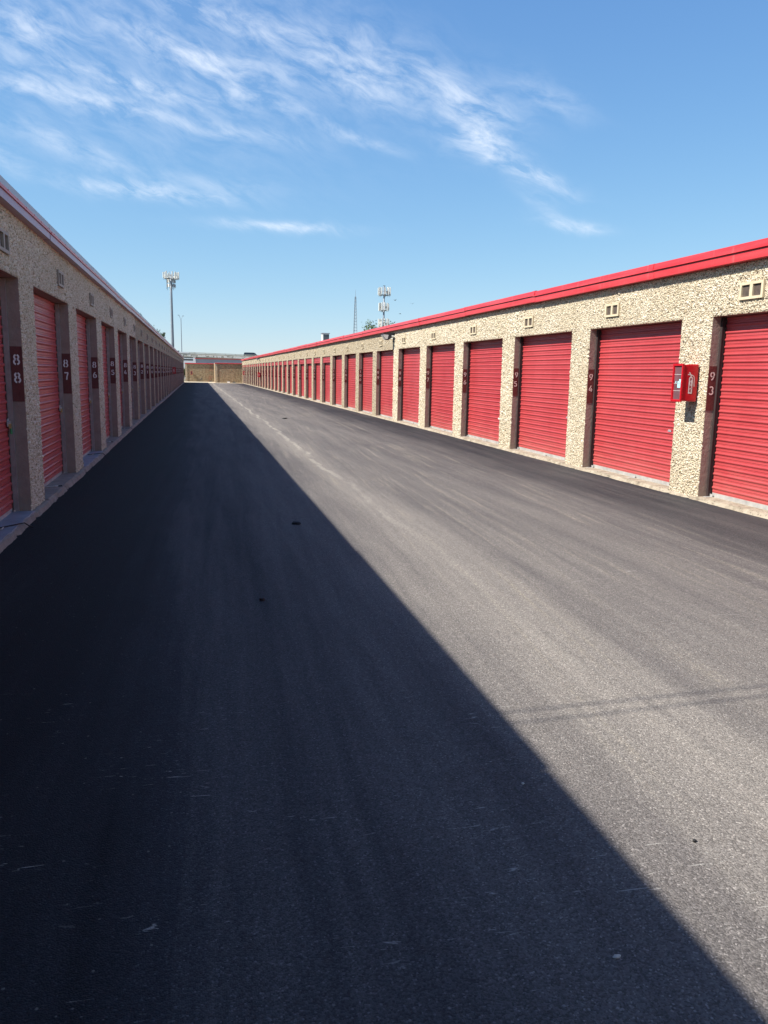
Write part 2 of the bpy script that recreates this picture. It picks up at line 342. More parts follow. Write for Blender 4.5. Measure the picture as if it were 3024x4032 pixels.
# ------------------------------------------------------------------ mesh helpers
class MB:
    def __init__(s): s.v = []; s.f = []; s.mi = []
    def add(s, vs, fs, mi=0):
        o = len(s.v); s.v += [tuple(p) for p in vs]; s.f += [tuple(i+o for i in f) for f in fs]; s.mi += [mi]*len(fs)
    def box(s, x0, x1, y0, y1, z0, z1, mi=0, mis=None):
        if x0 > x1: x0, x1 = x1, x0
        vs = [(x, y, z) for x in (x0, x1) for y in (y0, y1) for z in (z0, z1)]
        fs = [(0,1,3,2), (4,6,7,5), (0,4,5,1), (2,3,7,6), (0,2,6,4), (1,5,7,3)]   # -x +x -y +y -z +z
        s.add(vs, fs, mi)
        if mis:
            for k, v in mis.items(): s.mi[-6+k] = v
    def obox(s, c, R, hx, hy, hz, mi=0):
        vs = [Vector(c) + R @ Vector((a*hx, b*hy, d*hz)) for a in (-1, 1) for b in (-1, 1) for d in (-1, 1)]
        s.add(vs, [(0,1,3,2), (4,6,7,5), (0,4,5,1), (2,3,7,6), (0,2,6,4), (1,5,7,3)], mi)
    def tube(s, pts, r, n=8, mi=0, cap=True):
        pts = [Vector(p) for p in pts]; rs = r if isinstance(r, (list, tuple)) else [r]*len(pts)
        rings = []
        for i, p in enumerate(pts):
            d = (pts[min(i+1, len(pts)-1)] - pts[max(i-1, 0)]).normalized()
            a = d.cross(Vector((0, 0, 1)) if abs(d.z) < .9 else Vector((1, 0, 0))).normalized(); b_ = d.cross(a)
            rings.append([p + (a*math.cos(t) + b_*math.sin(t))*rs[i] for t in [2*math.pi*k/n for k in range(n)]])
        vs = [q for rg in rings for q in rg]; fs = []
        for i in range(len(pts)-1):
            for k in range(n):
                fs.append((i*n+k, i*n+(k+1) % n, (i+1)*n+(k+1) % n, (i+1)*n+k))
        if cap: fs.append(tuple(range(n-1, -1, -1))); fs.append(tuple((len(pts)-1)*n+k for k in range(n)))
        s.add(vs, fs, mi)
    def prism(s, prof, axis, a, b, mi=0):
        """prof: closed 2-D outline; axis 'y': (x,z) outline swept along y, 'x': (y,z), 'z': (x,y)"""
        n = len(prof)
        def mk(p, t): return {'y': (p[0], t, p[1]), 'x': (t, p[0], p[1]), 'z': (p[0], p[1], t)}[axis]
        vs = [mk(p, a) for p in prof] + [mk(p, b) for p in prof]
        fs = [(i, (i+1) % n, n+(i+1) % n, n+i) for i in range(n)] + [tuple(range(n-1, -1, -1)), tuple(range(n, 2*n))]
        s.add(vs, fs, mi)
    def mesh(s, name, smooth=False, fix=True):
        me = bpy.data.meshes.new(name); me.from_pydata(s.v, [], s.f)
        me.polygons.foreach_set('material_index', s.mi)
        if fix:
            bm = bmesh.new(); bm.from_mesh(me); bmesh.ops.recalc_face_normals(bm, faces=bm.faces); bm.to_mesh(me); bm.free()
        if smooth: me.polygons.foreach_set('use_smooth', [True]*len(me.polygons))
        me.update(); return me
    def build(s, name, mats, parent=None, loc=(0, 0, 0), smooth=False, fix=True):
        return obj(name, s.mesh(name, smooth, fix), mats, parent, loc)
def obj(name, me, mats=None, parent=None, loc=(0, 0, 0), rot=None):
    if mats is not None and not me.materials:
        for q in (mats if isinstance(mats, (list, tuple)) else [mats]): me.materials.append(MATS[q])
    o = bpy.data.objects.new(name, me); COL.objects.link(o); o.parent = parent; o.location = loc
    if rot: o.rotation_euler = rot
    return o
def tag(o, label, cat, group=None):
    o['label'] = label; o['category'] = cat
    if group: o['group'] = group
    return o
def thing(name, label, cat, loc=(0, 0, 0), rotz=0, group=None):
    o = bpy.data.objects.new(name, None); COL.objects.link(o); o.location = loc; o.rotation_euler = (0, 0, rotz)
    o.empty_display_size = .2
    return tag(o, label, cat, group)
def struct(o): o['kind'] = 'structure'; return o
def stuff(o): o['kind'] = 'stuff'; return o
def zg(y): return -0.0022*max(0.0, y-20.0)          # the lane falls away very slightly
def np_mesh(name, verts, faces):                    # faces: (n,k) array of one size
    me = bpy.data.meshes.new(name); nf, k = faces.shape
    me.vertices.add(len(verts)); me.vertices.foreach_set('co', verts.astype(np.float32).ravel())
    me.loops.add(nf*k); me.loops.foreach_set('vertex_index', faces.astype(np.int32).ravel())
    me.polygons.add(nf); me.polygons.foreach_set('loop_start', np.arange(0, nf*k, k, dtype=np.int32))
    me.polygons.foreach_set('loop_total', np.full(nf, k, dtype=np.int32))
    me.update(calc_edges=True); me.validate(); return me

# ------------------------------------------------------------------ setting: ground, lane, apron
XL, XR = -1.66, 6.08                                 # the two facades
g = MB(); g.add([(-3000, -3000, -.6), (3000, -3000, -.6), (3000, 3000, -.6), (-3000, 3000, -.6)], [(0, 1, 2, 3)])
struct(g.build('ground', 'dry_ground', fix=False))
def sheet(name, mat, x0, x1, ys, dz):
    s = MB(); vs = []; fs = []
    for y in ys: vs += [(x0, y, zg(y)+dz), (x1, y, zg(y)+dz)]
    for i in range(len(ys)-1): fs.append((2*i, 2*i+1, 2*i+3, 2*i+2))
    s.add(vs, fs); return struct(s.build(name, mat, fix=False))
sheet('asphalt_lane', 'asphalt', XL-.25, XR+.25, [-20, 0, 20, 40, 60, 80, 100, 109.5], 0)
sheet('concrete_apron', 'apron', -9, 9.0, [109.5, 124], .012)
sheet('yard_ground', 'dry_ground', -60, 70, [124.0, 175], -.02)

# ------------------------------------------------------------------ stencil digits
def arc(cx, cy, rx, ry, a0, a1, n=10):
    return [(cx+rx*math.cos(rad(a0+(a1-a0)*i/n)), cy+ry*math.sin(rad(a0+(a1-a0)*i/n))) for i in range(n+1)]
GLYPH = {
 '0': [arc(.3,.5,.23,.43,100,260), arc(.3,.5,.23,.43,-80,80)],
 '1': [[(.16,.78),(.33,.93)], [(.33,.97),(.33,.03)]],
 '2': [arc(.3,.70,.23,.23,165,-35,14)+[(.10,.08)], [(.17,.07),(.56,.07)]],
 '3': [arc(.28,.72,.22,.21,150,-75,14), arc(.28,.29,.25,.23,75,-155,16)],
 '4': [[(.40,.97),(.05,.33)], [(.05,.27),(.58,.27)], [(.42,.60),(.42,.03)]],
 '5': [[(.53,.93),(.15,.93),(.12,.58)], arc(.28,.33,.25,.26,110,-150,18)],
 '6': [arc(.3,.32,.23,.25,100,260), arc(.3,.32,.23,.25,-80,80), [(.09,.42),(.14,.62),(.24,.80),(.40,.95)]],
 '7': [[(.07,.93),(.55,.93)], [(.50,.86),(.36,.45),(.30,.03)]],
 '8': [arc(.3,.73,.19,.20,105,255), arc(.3,.73,.19,.20,-75,75), arc(.3,.28,.23,.24,105,255), arc(.3,.28,.23,.24,-75,75)],
 '9': [arc(.3,.68,.23,.25,100,260), arc(.3,.68,.23,.25,-80,80), [(.51,.58),(.46,.38),(.36,.20),(.20,.05)]]}
def glyph_mesh(ch, wid=.155):
    s = MB()
    for pl in GLYPH[ch]:
        vs = []; n = len(pl)
        for i, p in enumerate(pl):
            a = pl[max(i-1, 0)]; c = pl[min(i+1, n-1)]; d = (c[0]-a[0], c[1]-a[1]); L = math.hypot(*d)
            nx, nz = -d[1]/L*wid/2, d[0]/L*wid/2
            vs += [(p[0]-.3+nx, 0, p[1]-.5+nz), (p[0]-.3-nx, 0, p[1]-.5-nz)]
        s.add(vs, [(2*i, 2*i+1, 2*i+3, 2*i+2) for i in range(n-1)])
    return s
GM = {}
def glyph(ch, matname):
    if (ch, matname) not in GM: GM[(ch, matname)] = glyph_mesh(ch).mesh('digit')
    return GM[(ch, matname)]
def text_mesh(body, size):
    cu = bpy.data.curves.new('t', 'FONT'); cu.body = body; cu.size = size; cu.align_x = 'CENTER'; cu.align_y = 'CENTER'; cu.offset = .0015
    o = bpy.data.objects.new('t', cu); COL.objects.link(o)
    me = bpy.data.meshes.new_from_object(o); bpy.data.objects.remove(o); return me

# ------------------------------------------------------------------ stones of the dash
def stones(rects, density, size, s, seed, holes=()):
    """crushed stones half sunk in a wall facing +x (s=1) or -x (s=-1); rects are (y0,y1,z0,z1), local x=0 is the face"""
    R = np.random.default_rng(seed); P = []
    for (y0, y1, z0, z1) in rects:
        n = int((y1-y0)*(z1-z0)*density)
        P.append(np.stack([R.uniform(y0, y1, n), R.uniform(z0, z1, n)], 1))
    P = np.concatenate(P)
    for (y0, y1, z0, z1) in holes: P = P[~((P[:, 0] > y0-.006) & (P[:, 0] < y1+.006) & (P[:, 1] > z0-.006) & (P[:, 1] < z1+.006))]
    n = len(P); K = 5
    rr = size*R.lognormal(0, .32, n); asp = R.uniform(.55, 1.0, n); th = R.uniform(0, 2*np.pi, n)
    a = (np.arange(K)[None]*2*np.pi/K + R.uniform(-.45, .45, (n, K)))
    bx = np.cos(a)*R.uniform(.75, 1.15, (n, K)); by = np.sin(a)*R.uniform(.75, 1.15, (n, K))*asp[:, None]
    def ring(scale, shx, shy):
        x = (bx*scale+shx)*rr[:, None]; y = (by*scale+shy)*rr[:, None]
        c, s_ = np.cos(th)[:, None], np.sin(th)[:, None]
        return x*c-y*s_, x*s_+y*c
    u0_, w0_ = ring(1.0, 0, 0)
    u1_, w1_ = ring(.58, R.uniform(-.22, .22, (n, 1)), R.uniform(-.22, .22, (n, 1)))
    h1 = (rr*R.uniform(.30, .72, n))[:, None]*R.uniform(.75, 1.2, (n, K))
    V = np.zeros((n, 2*K, 3))
    for i, (u, w, hh) in enumerate(((u0_, w0_, np.full((n, K), -.004)), (u1_, w1_, h1))):
        V[:, i*K:(i+1)*K, 0] = s*hh; V[:, i*K:(i+1)*K, 1] = P[:, :1]+u; V[:, i*K:(i+1)*K, 2] = P[:, 1:]+w
    F = []
    for k in range(K):
        q = (k, (k+1) % K, K+(k+1) % K, K+k); F += [(q[0], q[1], q[2]), (q[0], q[2], q[3])]
    F += [(5, 6, 7), (5, 7, 8), (5, 8, 9)]
    F = np.array(F)
    if s < 0: F = F[:, ::-1]
    F = (F[None] + (np.arange(n)*2*K)[:, None, None]).reshape(-1, 3)
    return np_mesh('pebble_dash', V.reshape(-1, 3), F)

# ------------------------------------------------------------------ roller doors
N_SLAT = 25
def slat_profile(h):                                # (outward, z) over one corrugation, bottom to top
    pts = [(.000, 0), (.000, .20), (.0040, .225), (.0040, .27), (.000, .30), (.000, .54), (.004, .56)]
    pts += [(.0135*math.sin(math.pi*t)**.62, .56+.42*t) for t in (.08, .20, .36, .52, .68, .82, .93)]
    pts += [(-.001, .985), (.0, 1.0)]
    return [(d, z*h) for d, z in pts]
def slat_mesh(h, y0, y1, s, n=1):
    sB = MB(); pr = []
    for k in range(n): pr += [(d, z+k*h) for d, z in slat_profile(h)[(1 if k else 0):]]
    vs = []
    for d, z in pr: vs += [(s*d, y0, z), (s*d, y1, z)]
    fs = [(2*i, 2*i+1, 2*i+3, 2*i+2) if s < 0 else (2*i, 2*i+2, 2*i+3, 2*i+1) for i in range(len(pr)-1)]
    sB.add(vs, fs); return sB.mesh('slat', fix=False)

def storage_row(side, label, y_first, pitch, col_w, open_h, n_doors, first_no, step, n_before, n_slatted, n_detail, stones_to):
    s = 1 if side == 'L' else -1; xf = XL if side == 'L' else XR
    root = thing('storage_building', label, 'building', (xf, 0, 0))
    DEP = -.34; CUR = -.17; top = 2.96 if side == 'L' else 2.83
    ow = pitch - col_w; y_end = y_first + pitch*(n_doors-1) + col_w; y_start = y_first - ow - pitch*n_before - col_w
    # piers (one after each door, towards the far end) and the wall above
    pm = MB(); pm.box(0, s*DEP, 0, col_w, -.45, open_h, 0, {2: 1, 3: 1}); pmesh = pm.mesh('pier')
    far = []
    for i in range(-n_before-1, n_doors): far.append(y_first + pitch*i)
    pmats = {}
    for y in far:
        near_ = y < stones_to
        key = 'near' if near_ else 'far'
        if key not in pmats:
            me = pmesh.copy(); me.materials.append(MATS['dash_bed' if near_ else 'dash_wall']); me.materials.append(MATS['jamb_paint']); pmats[key] = me
        obj('pier', pmats[key], None, root, (0, y, 0))
    ysplit = min(stones_to, y_end)
    for (a, b_, mm) in ((y_start, ysplit, 'dash_bed'), (ysplit, y_end, 'dash_wall')):
        hb = MB(); hb.box(0, s*DEP, a, b_, open_h, top, 0, {4: 1}); hb.build('wall', [mm, 'jamb_paint'], root)
    # side, rear and far walls, plain stretch behind the camera, roof
    D2 = s*-9.0
    cb = MB(); cb.box(s*DEP, D2, y_end-.3, y_end, -.45, top); cb.box(D2, D2-s*.3, -30, y_end, -.45, top)
    cb.box(0, s*DEP, -30, y_start, -.45, top); cb.box(s*DEP, D2, -30, -29.7, -.45, top)
    cb.build('rear_wall', 'dash_wall', root)
    dk = MB(); dk.box(s*-.6, s*-.62, -29, y_end-.4, -.45, top-.01); dk.build('dark_backing', 'dark_gap', root)  # near-black sheet behind the doors, the unlit interior put into its colour
    rf = MB(); rf.prism([(s*-.02, top), (s*-.02, top+.10), (D2-s*.3, top+.02), (D2-s*.3, top-.05)], 'y', -30, y_end+.04)
    rf.build('roof', 'roof_sheet', root)
    # eave trim in lengths
    Lf = 3.9
    if side == 'R':
        O_ = .045
        prof = [(-.03, 2.812), (.062+O_, 2.812), (.066+O_, 2.898), (.052+O_, 2.902), (.052+O_, 2.912), (.085+O_, 2.914), (.085+O_, 2.926), (.078+O_, 2.930), (.072+O_, 2.998), (.05+O_, 3.004), (-.25, 3.000), (-.25, 2.985), (.035+O_, 2.985), (.035+O_, 2.83), (-.03, 2.83)]
        parts = [('fascia', prof, 'trim_red')]
        cover = [(.03+O_, 2.808), (.066+O_, 2.808), (.0695+O_, 2.8985), (.089+O_, 2.912), (.0885+O_, 2.929), (.0765+O_, 3.000), (.03+O_, 3.0075)]
    else:
        parts = [('fascia', [(-.03, 2.915), (.085, 2.915), (.088, 2.992), (.06, 2.992), (.06, 2.93), (-.03, 2.93)], 'trim_mauve'),
                 ('drip_edge', [(.02, 2.993), (.100, 2.986), (.102, 3.013), (.02, 3.0105)], 'trim_red'),
                 ('gravel_stop', [(.02, 3.011), (.085, 3.011), (.080, 3.095), (.05, 3.10), (-.30, 3.095), (-.30, 3.08), (.02, 3.08)], 'trim_metal')]
        cover = None
    y = -29.0
    pmeshes = []
    for nm, pf, mm in parts:
        q = MB(); q.prism([(s*d, z) for d, z in pf], 'y', .004, Lf-.004); pmeshes.append((nm, q.mesh(nm), mm))
    if cover:
        q = MB(); q.prism([(s*d, z) for d, z in cover], 'y', -.06, .06); cmesh = q.mesh('seam_cover')
    sb = MB()
    for k in range(10): sb.box(s*.096, s*.104, k*.39+.19, k*.39+.205, 3.004, 3.016)
    smesh = sb.mesh('screw_row')
    while y < y_end - .3:
        jy, jz = random.uniform(-.004, .004), random.uniform(-.006, .006)
        sc_ = min(1, (y_end+.05-y)/Lf)
        for nm, me, mm in pmeshes:
            o = obj(nm, me, mm, root, (jy, y, jz)); o.scale = (1, sc_, 1)
        if cover and y > 0: obj('seam_cover', cmesh, 'trim_red', root, (jy, y, jz))
        if side == 'L' and 0 < y < 40: obj('screw_row', smesh, 'trim_red', root, (jy, y, jz))
        y += Lf
    # stones
    rects = [(y_start+2, stones_to, open_h+.012, top-.03)]
    for yy in far:
        if 1.0 < yy < stones_to: rects.append((yy+.008, yy+col_w-.008, .0, open_h+.012))
    ov = .68 if side == 'R' else .62; VZ = 2.39 if side == 'R' else 2.50
    holes = [(yy-ov-.2, yy-ov+.2, VZ, VZ+.19) for yy in far if yy < stones_to+3]
    for (a, b_, dens, sz, sd_) in ((0, 14.5, 5600, .0095, 1), (14.5, stones_to, 3000, .0128, 2)):
        rc = [(max(y0, a), min(y1, b_), z0, z1) for y0, y1, z0, z1 in rects if min(y1, b_) > max(y0, a)]
        stuff(obj('pebble_dash', stones(rc, dens, sz, s, sd_+(0 if s > 0 else 10), holes), 'dash_stone', root))
    # concrete footing with a broken front edge
    fv = []; ff = []; yy = y_start; ys = []
    while yy < y_end: ys.append(yy); yy += .07 if yy < 30 else .4
    ys.append(y_end)
    lip = .06 if side == 'L' else .03; hz = .058 if side == 'L' else .042
    j = 0.0
    for q in ys:
        j = j*.8 + random.gauss(0, .0035); j = max(-.05, min(.05, j)); e = lip + j
        if random.random() < .03: e -= .03
        z = zg(q); h = hz + random.gauss(0, .0015)
        fv += [(s*-.30, q, z+hz), (s*(e-.035), q, z+h), (s*(e-.008), q, z+h-.012), (s*e, q, z+h*.35), (s*(e+.012+abs(random.gauss(0, .008))), q, z-.02)]
    for i in range(len(ys)-1):
        for k in range(4): ff.append((5*i+k, 5*i+k+1, 5*i+k+6, 5*i+k+5))
    q = MB(); q.add(fv, ff); q.build('footing', 'concrete' if side == 'R' else 'sill_brown', root)
    # shared meshes of a door
    zb = .10; h = (open_h - zb + .004)/N_SLAT
    y0, y1 = -ow+.035, -.042
    one = slat_mesh(h, y0, y1, s); many = slat_mesh(h, y0, y1, s, N_SLAT); many.name = 'curtain'
    bb = MB(); bb.box(0, s*-.03, y0, y1, .030, .102); bb.box(s*.002, s*.022, y0, y1, .028, .040); bar = bb.mesh('bottom_bar')
    tk = MB()
    tk.prism([(s*a, b_) for a, b_ in ((.010, -.034), (.045, -.034), (.045, -.036), (.058, -.036), (.058, -.002), (.045, -.002), (.045, -.028), (.010, -.028))], 'z', .05, open_h-.01); track = tk.mesh('track')
    tk = MB(); tk.box(s*.045, s*.058, -ow+.002, -ow+.030, .05, open_h-.01); track2 = tk.mesh('track')
    vm = MB(); W, Hh = .40, .19                        # ventilator: frame with two openings
    for a in ((0, W, 0, .03), (0, W, Hh-.03, Hh), (0, .035, .03, Hh-.03), (W-.035, W, .03, Hh-.03), (W/2-.025, W/2+.025, .03, Hh-.03)):
        vm.box(s*.0, s*.028, a[0], a[1], a[2], a[3])
    vframe = vm.mesh('vent'); vp = MB(); vp.box(s*.003, s*.008, .036, W/2-.026, .031, Hh-.031); vpane = vp.mesh('pane')
    la = MB(); la.box(s*.014, s*.022, -.115, -.045, -.035, .04); la.box(s*.022, s*.034, -.105, -.02, -.012, .014); latch = la.mesh('latch')
    lk = MB(); lk.tube([(s*.032, -.065+.014*math.cos(t), .0+.02*math.sin(t)) for t in [math.pi*k/6 for k in range(7)]], .003, 6)
    lk.box(s*.022, s*.042, -.085, -.045, -.045, .002); lock = lk.mesh('padlock')
    st = MB(); st.box(s*.02, s*.115, -.085, -.03, .045, .053); st.box(s*.02, s*.026, -.085, -.03, .04, .085); st.box(s*.09, s*.105, -.075, -.04, .004, .045, 1); stp = st.mesh('foot_lift')
    hd = MB(); hd.box(s*.03, s*.11, y0-.02, y1+.03, open_h-.30, open_h-.004)
    for k in range(3): hd.box(s*.11, s*.122, y0-.02, y1+.03, open_h-.285+.095*k, open_h-.23+.095*k)
    head = hd.mesh('header_panel')
    pn = MB(); pn.box(s*-.002, s*-.112, -.0025, .01, 0, .535); pnl = pn.mesh('number_panel')
    for i in range(-n_before, n_doors):
        yf = y_first + pitch*i; no = first_no + step*i
        vis = i >= 0
        z0 = zg(yf)
        dmat = 'door_paint'
        if vis and i < n_slatted:
            d = obj('door', bar, 'galvanised', root, (s*CUR, yf, z0)); d['label'] = 'red corrugated roll-up door with galvanised bottom bar'
            for k in range(N_SLAT):
                o = obj('slat', one, dmat, d, (s*random.uniform(-.0012, .0012), 0, zb+k*h))
                o.rotation_euler = (random.uniform(-.0007, .0007), 0, 0)
        else:
            d = obj('door', many, dmat, root, (s*CUR, yf, z0+zb)); obj('bottom_bar', bar, 'galvanised', d, (0, 0, -zb))
        zoff = 0 if (vis and i < n_slatted) else -zb
        obj('track', track, 'track_metal' if side == 'L' else 'track_gap_shade', root, (s*CUR, yf, 0)); obj('track', track2, 'track_gap_shade', root, (s*CUR, yf, 0))
        v_ = obj('vent', vframe, 'vent_frame' if side == 'R' else 'vent_frame_shade', root, (0, yf-ov-W/2, VZ))
        obj('pane', vpane, 'vent_dark', v_, (0, 0, 0)); obj('pane', vpane, 'vent_dark', v_, (0, W/2-.01, 0))
        if side == 'R' and no >= 103: obj('header_panel', head, dmat, root, (s*CUR, yf, 0))
        if i < n_detail:
            obj('foot_lift', stp, ['galvanised', 'black_rubber'], d, (0, 0, zoff))
            if side == 'R':
                o = obj('foot_lift', stp, ['galvanised', 'black_rubber'], d, (0, -ow*.52, zoff))
                t_ = MB(); t_.box(s*.0015, s*.004, -ow+.30, -ow+.36, .80, .812); t_.box(s*.0015, s*.004, -ow+.29, -ow+.37, .785, .797)
                t_.build('maker_tag', 'radio_grey', d, (s*.014, 0, zoff))
            if side == 'L':
                obj('latch', latch, 'galvanised', d, (0, 0, zoff+.955))
                k_ = obj('padlock', lock, 'brass', d, (0, 0, zoff+.945))
                if i == 0:
                    gt = MB(); gt.tube([(s*.036, -.06, -.04), (s*.036, -.055, -.10)], [.008, .011], 8); gt.build('lock_tag', 'green_tag', d, (0, 0, zoff+.945))
        if vis and i < 9:
            gm = 'sill_grey' if (side == 'L' and no in (88, 86)) else ('sill_brown' if side == 'L' else 'concrete')
            tb = MB(); e = (.03 if side == 'L' else .012)
            N_ = 24; top_ = []; 
            yy_ = [-ow+.004+(ow-.008)*k/N_ for k in range(N_+1)]
            vs = []
            for q_ in yy_:
                ee = e + random.uniform(-.012, .012); vs += [(s*-.28, q_, hz+.006), (s*ee, q_, hz+.006), (s*(ee+.004), q_, hz-.02)]
            fs = []
            for k in range(N_): fs += [(3*k, 3*k+1, 3*k+4, 3*k+3), (3*k+1, 3*k+2, 3*k+5, 3*k+4)]
            tb.add(vs, fs); o = tb.build('threshold', gm, root, (0, yf, z0))
            if gm == 'sill_grey': o['label'] = 'grey painted concrete door threshold'
        if vis:
            num = str(no)
            p_ = obj('number_panel', pnl, 'panel_paint', root, (0, yf-.002, (1.10 if side == 'R' else 1.165) + z0*.5 + random.uniform(-.02, .02)))
            p_['label'] = 'maroon painted panel with stencilled unit number ' + num
            zs = [.41, .235] if len(num) == 2 else [.445, .295, .145]
            dm = 'digit_white' if side == 'L' else 'digit_cream'
            for ch, zz in zip(num, zs):
                o = obj('digit', glyph(ch, dm), dm, p_, (s*-.057+random.uniform(-.006, .006), -.0055, zz+random.uniform(-.006, .006)))
                o.scale = (.104, 1, .104); o.rotation_euler = (0, random.uniform(-.05, .05), 0)
        if side == 'L' and no in (88, 86, 84):
            rp = MB(); yb = -ow*.42 if no == 88 else -.75
            pts = [(s*.03, yb, .07), (s*.09, yb+.02, .078), (s*.14, yb+.12, .075), (s*.20, yb+.22, .072), (s*.235, yb+.31, .066), (s*.262, yb+.36, .03), (s*.29, yb+.40, .008)]
            rp.tube(pts, .006, 6); rp.build('pull_rope', 'black_rubber', d, (0, 0, zoff), smooth=True)
            hb_ = MB(); hb_.tube([(s*.03, yb-.03, .062), (s*.11, yb-.03, .074), (s*.11, yb+.05, .074), (s*.03, yb+.05, .062)], .006, 6); hb_.build('pull_handle', 'galvanised', d, (0, 0, zoff))
        if side == 'L' and no in (87, 85):
            hb_ = MB(); yb = -ow*.60; hb_.tube([(s*.01, yb-.03, .072), (s*.13, yb-.02, .080), (s*.15, yb+.03, .075), (s*.14, yb+.06, .064)], .009, 6)
            hb_.tube([(s*.14, yb+.05, .066), (s*.19, yb+.08, .066)], .013, 6, 1); hb_.build('pull_handle', ['galvanised', 'black_rubber'], d, (0, 0, zoff))
    return root, y_end

rootL, yendL = storage_row('L', 'long shaded storage building on the left, unit numbers falling from 88 with distance', 8.57, 3.115, .73, 2.34, 34, 88, -1, 1, 6, 9, 24.0)
rootR, yendR = storage_row('R', 'long sunlit storage building with red doors numbered 93 upwards under red fascia', 8.73, 3.12, .64, 2.24, 34, 93, 1, 1, 11, 10, 25.0)

# ------------------------------------------------------------------ fire extinguisher cabinets
def cabinet(label, loc, rotz, full=True, group='fire extinguisher cabinets'):
    """local: back on the plane y=0, front towards -y, width along x"""
    t = thing('extinguisher_cabinet', label, 'cabinet', loc, rotz, group)
    W, D, H = .215, .215, .46
    bm = bmesh.new(); bmesh.ops.create_cube(bm, size=1)
    for v in bm.verts: v.co = Vector((v.co.x*W*(1.0 if v.co.y > 0 else .90), -D/2+v.co.y*D, H/2+v.co.z*H*(1.0 if v.co.y > 0 else .97)))
    front = [f for f in bm.faces if f.normal.y < -.9]
    bmesh.ops.bevel(bm, geom=[e for e in bm.edges], offset=.018, segments=3, profile=.6, affect='EDGES')
    ff = max((f for f in bm.faces if f.normal.y < -.95), key=lambda f: f.calc_area())
    r = bmesh.ops.inset_region(bm, faces=[ff], thickness=.016); bmesh.ops.translate(bm, verts=ff.verts, vec=(0, .05, 0))
    me = bpy.data.meshes.new('shell'); bm.to_mesh(me); bm.free(); obj('shell', me, 'cabinet_red', t)
    q = MB()
    for a in ((-W/2+.0, W/2-.0, H-.024, H+.004), (-W/2, W/2, -.004, .024)): q.box(a[0], a[1], -D-.012, -D+.012, a[2], a[3])
    q.box(-W/2, -W/2+.024, -D-.012, -D+.012, .024, H-.024); q.box(W/2-.024, W/2, -D-.012, -D+.012, .024, H-.024)
    fo = q.build('front_frame', 'cabinet_red', t)
    bv = fo.modifiers.new('b', 'BEVEL'); bv.width = .004; bv.segments = 2
    q = MB(); q.box(-W/2+.025, W/2-.025, -D+.040, -D+.044, .025, H-.025); q.build('backing', 'cabinet_inside', t)
    q = MB(); q.box(-W/2+.0245, W/2-.0245, -D+.004, -D+.007, .0245, H-.0245); q.build('window_pane', 'cabinet_pane', t)
    if full:
        q = MB()
        for zz in (.13, .22, .33): q.box(-W/2+.026, W/2-.026, -D+.0005, -D+.0035, zz, zz+.004)
        q.build('pane_ridge', 'decal_white', t)
        q = MB(); q.box(.0, .062, -D+.0005, -D+.002, .17, .25); q.box(.03, .066, -D+.0005, -D+.002, .25, .275)
        q.box(-.045, -.03, -D+.0005, -D+.002, .225, .25); q.build('sticker', 'label_cyan', t)
        q = MB(); q.tube([(.02, -D+.035, .03), (.02, -D+.035, .36), (.02, -D+.035, .40)], [.03, .03, .012], 12); q.build('extinguisher', 'cabinet_red', t, smooth=True)
    # side decals: extinguisher pictogram with the word down its body, on both sides
    for sx in (-1, 1):
        pl = thing_part('pictogram', t)
        slope = .05*W/D
        def S(yy, zz, o): return (sx*(W/2 - slope*(-yy) + o), yy, zz)
        q = MB()
        def poly(pts, o=.003): q.add([S(a, b_, o) for a, b_ in pts], [tuple(range(len(pts)))])
        cy_ = -D*.47
        poly([(cy_-.026, .10), (cy_+.026, .10), (cy_+.026, .292), (cy_+.012, .306), (cy_-.012, .306), (cy_-.026, .292)])
        poly([(cy_-.008, .307), (cy_+.008, .307), (cy_+.008, .325), (cy_-.008, .325)])
        poly([(cy_-.045, .328), (cy_+.012, .322), (cy_+.014, .332), (cy_-.043, .340)])
        poly([(cy_-.012, .335), (cy_+.0, .335), (cy_-.02, .362), (cy_-.034, .356)])
        hose = [(cy_+.012, .325), (cy_+.030, .318), (cy_+.042, .300), (cy_+.045, .270), (cy_+.045, .225), (cy_+.050, .185)]
        for i in range(len(hose)-1):
            a, b_ = Vector(hose[i]), Vector(hose[i+1]); n_ = Vector((-(b_-a).y, (b_-a).x)).normalized()*.004
            poly([tuple(a+n_), tuple(a-n_), tuple(b_-n_), tuple(b_+n_)])
        o = obj('pictogram_body', q.mesh('pictogram_body'), 'decal_white', t)
        bpy.data.objects.remove(pl)
        for k, ch in enumerate('FIRE'):
            me = text_mesh(ch, .048); me.materials.clear()
            L = obj('letter', me, 'decal_red', o, S(cy_, .272-.046*k, .0045))
            if sx < 0: L.rotation_euler = (rad(90), 0, rad(-90)); 
            else: L.rotation_euler = (rad(90), 0, rad(90))
            L.scale = (1.25, 1, 1)
    return t
def thing_part(name, parent):
    o = bpy.data.objects.new(name, None); COL.objects.link(o); o.parent = parent; return o
# on the right-hand facade the front faces -x: rotate so local -y points to -x
cabinet('large red fire extinguisher cabinet on the pier between doors 94 and 93', (XR-.022, 9.0, 1.215), rad(-90))
cabinet('small red extinguisher cabinet on sunlit right building, nearer of its two far ones', (XR-.012, 80.4, .88), rad(-90), False)
cabinet('tiny red extinguisher cabinet near the far end of the sunlit right building', (XR-.012, 106.4, .95), rad(-90), False)
cabinet('red extinguisher cabinet on the shaded left building far along its piers', (XL+.020, 58.75, 1.20), rad(90), False)
cabinet('red extinguisher cabinet on the stone wall at the end of the lane', (-.72, 121.95, .80), 0, False)

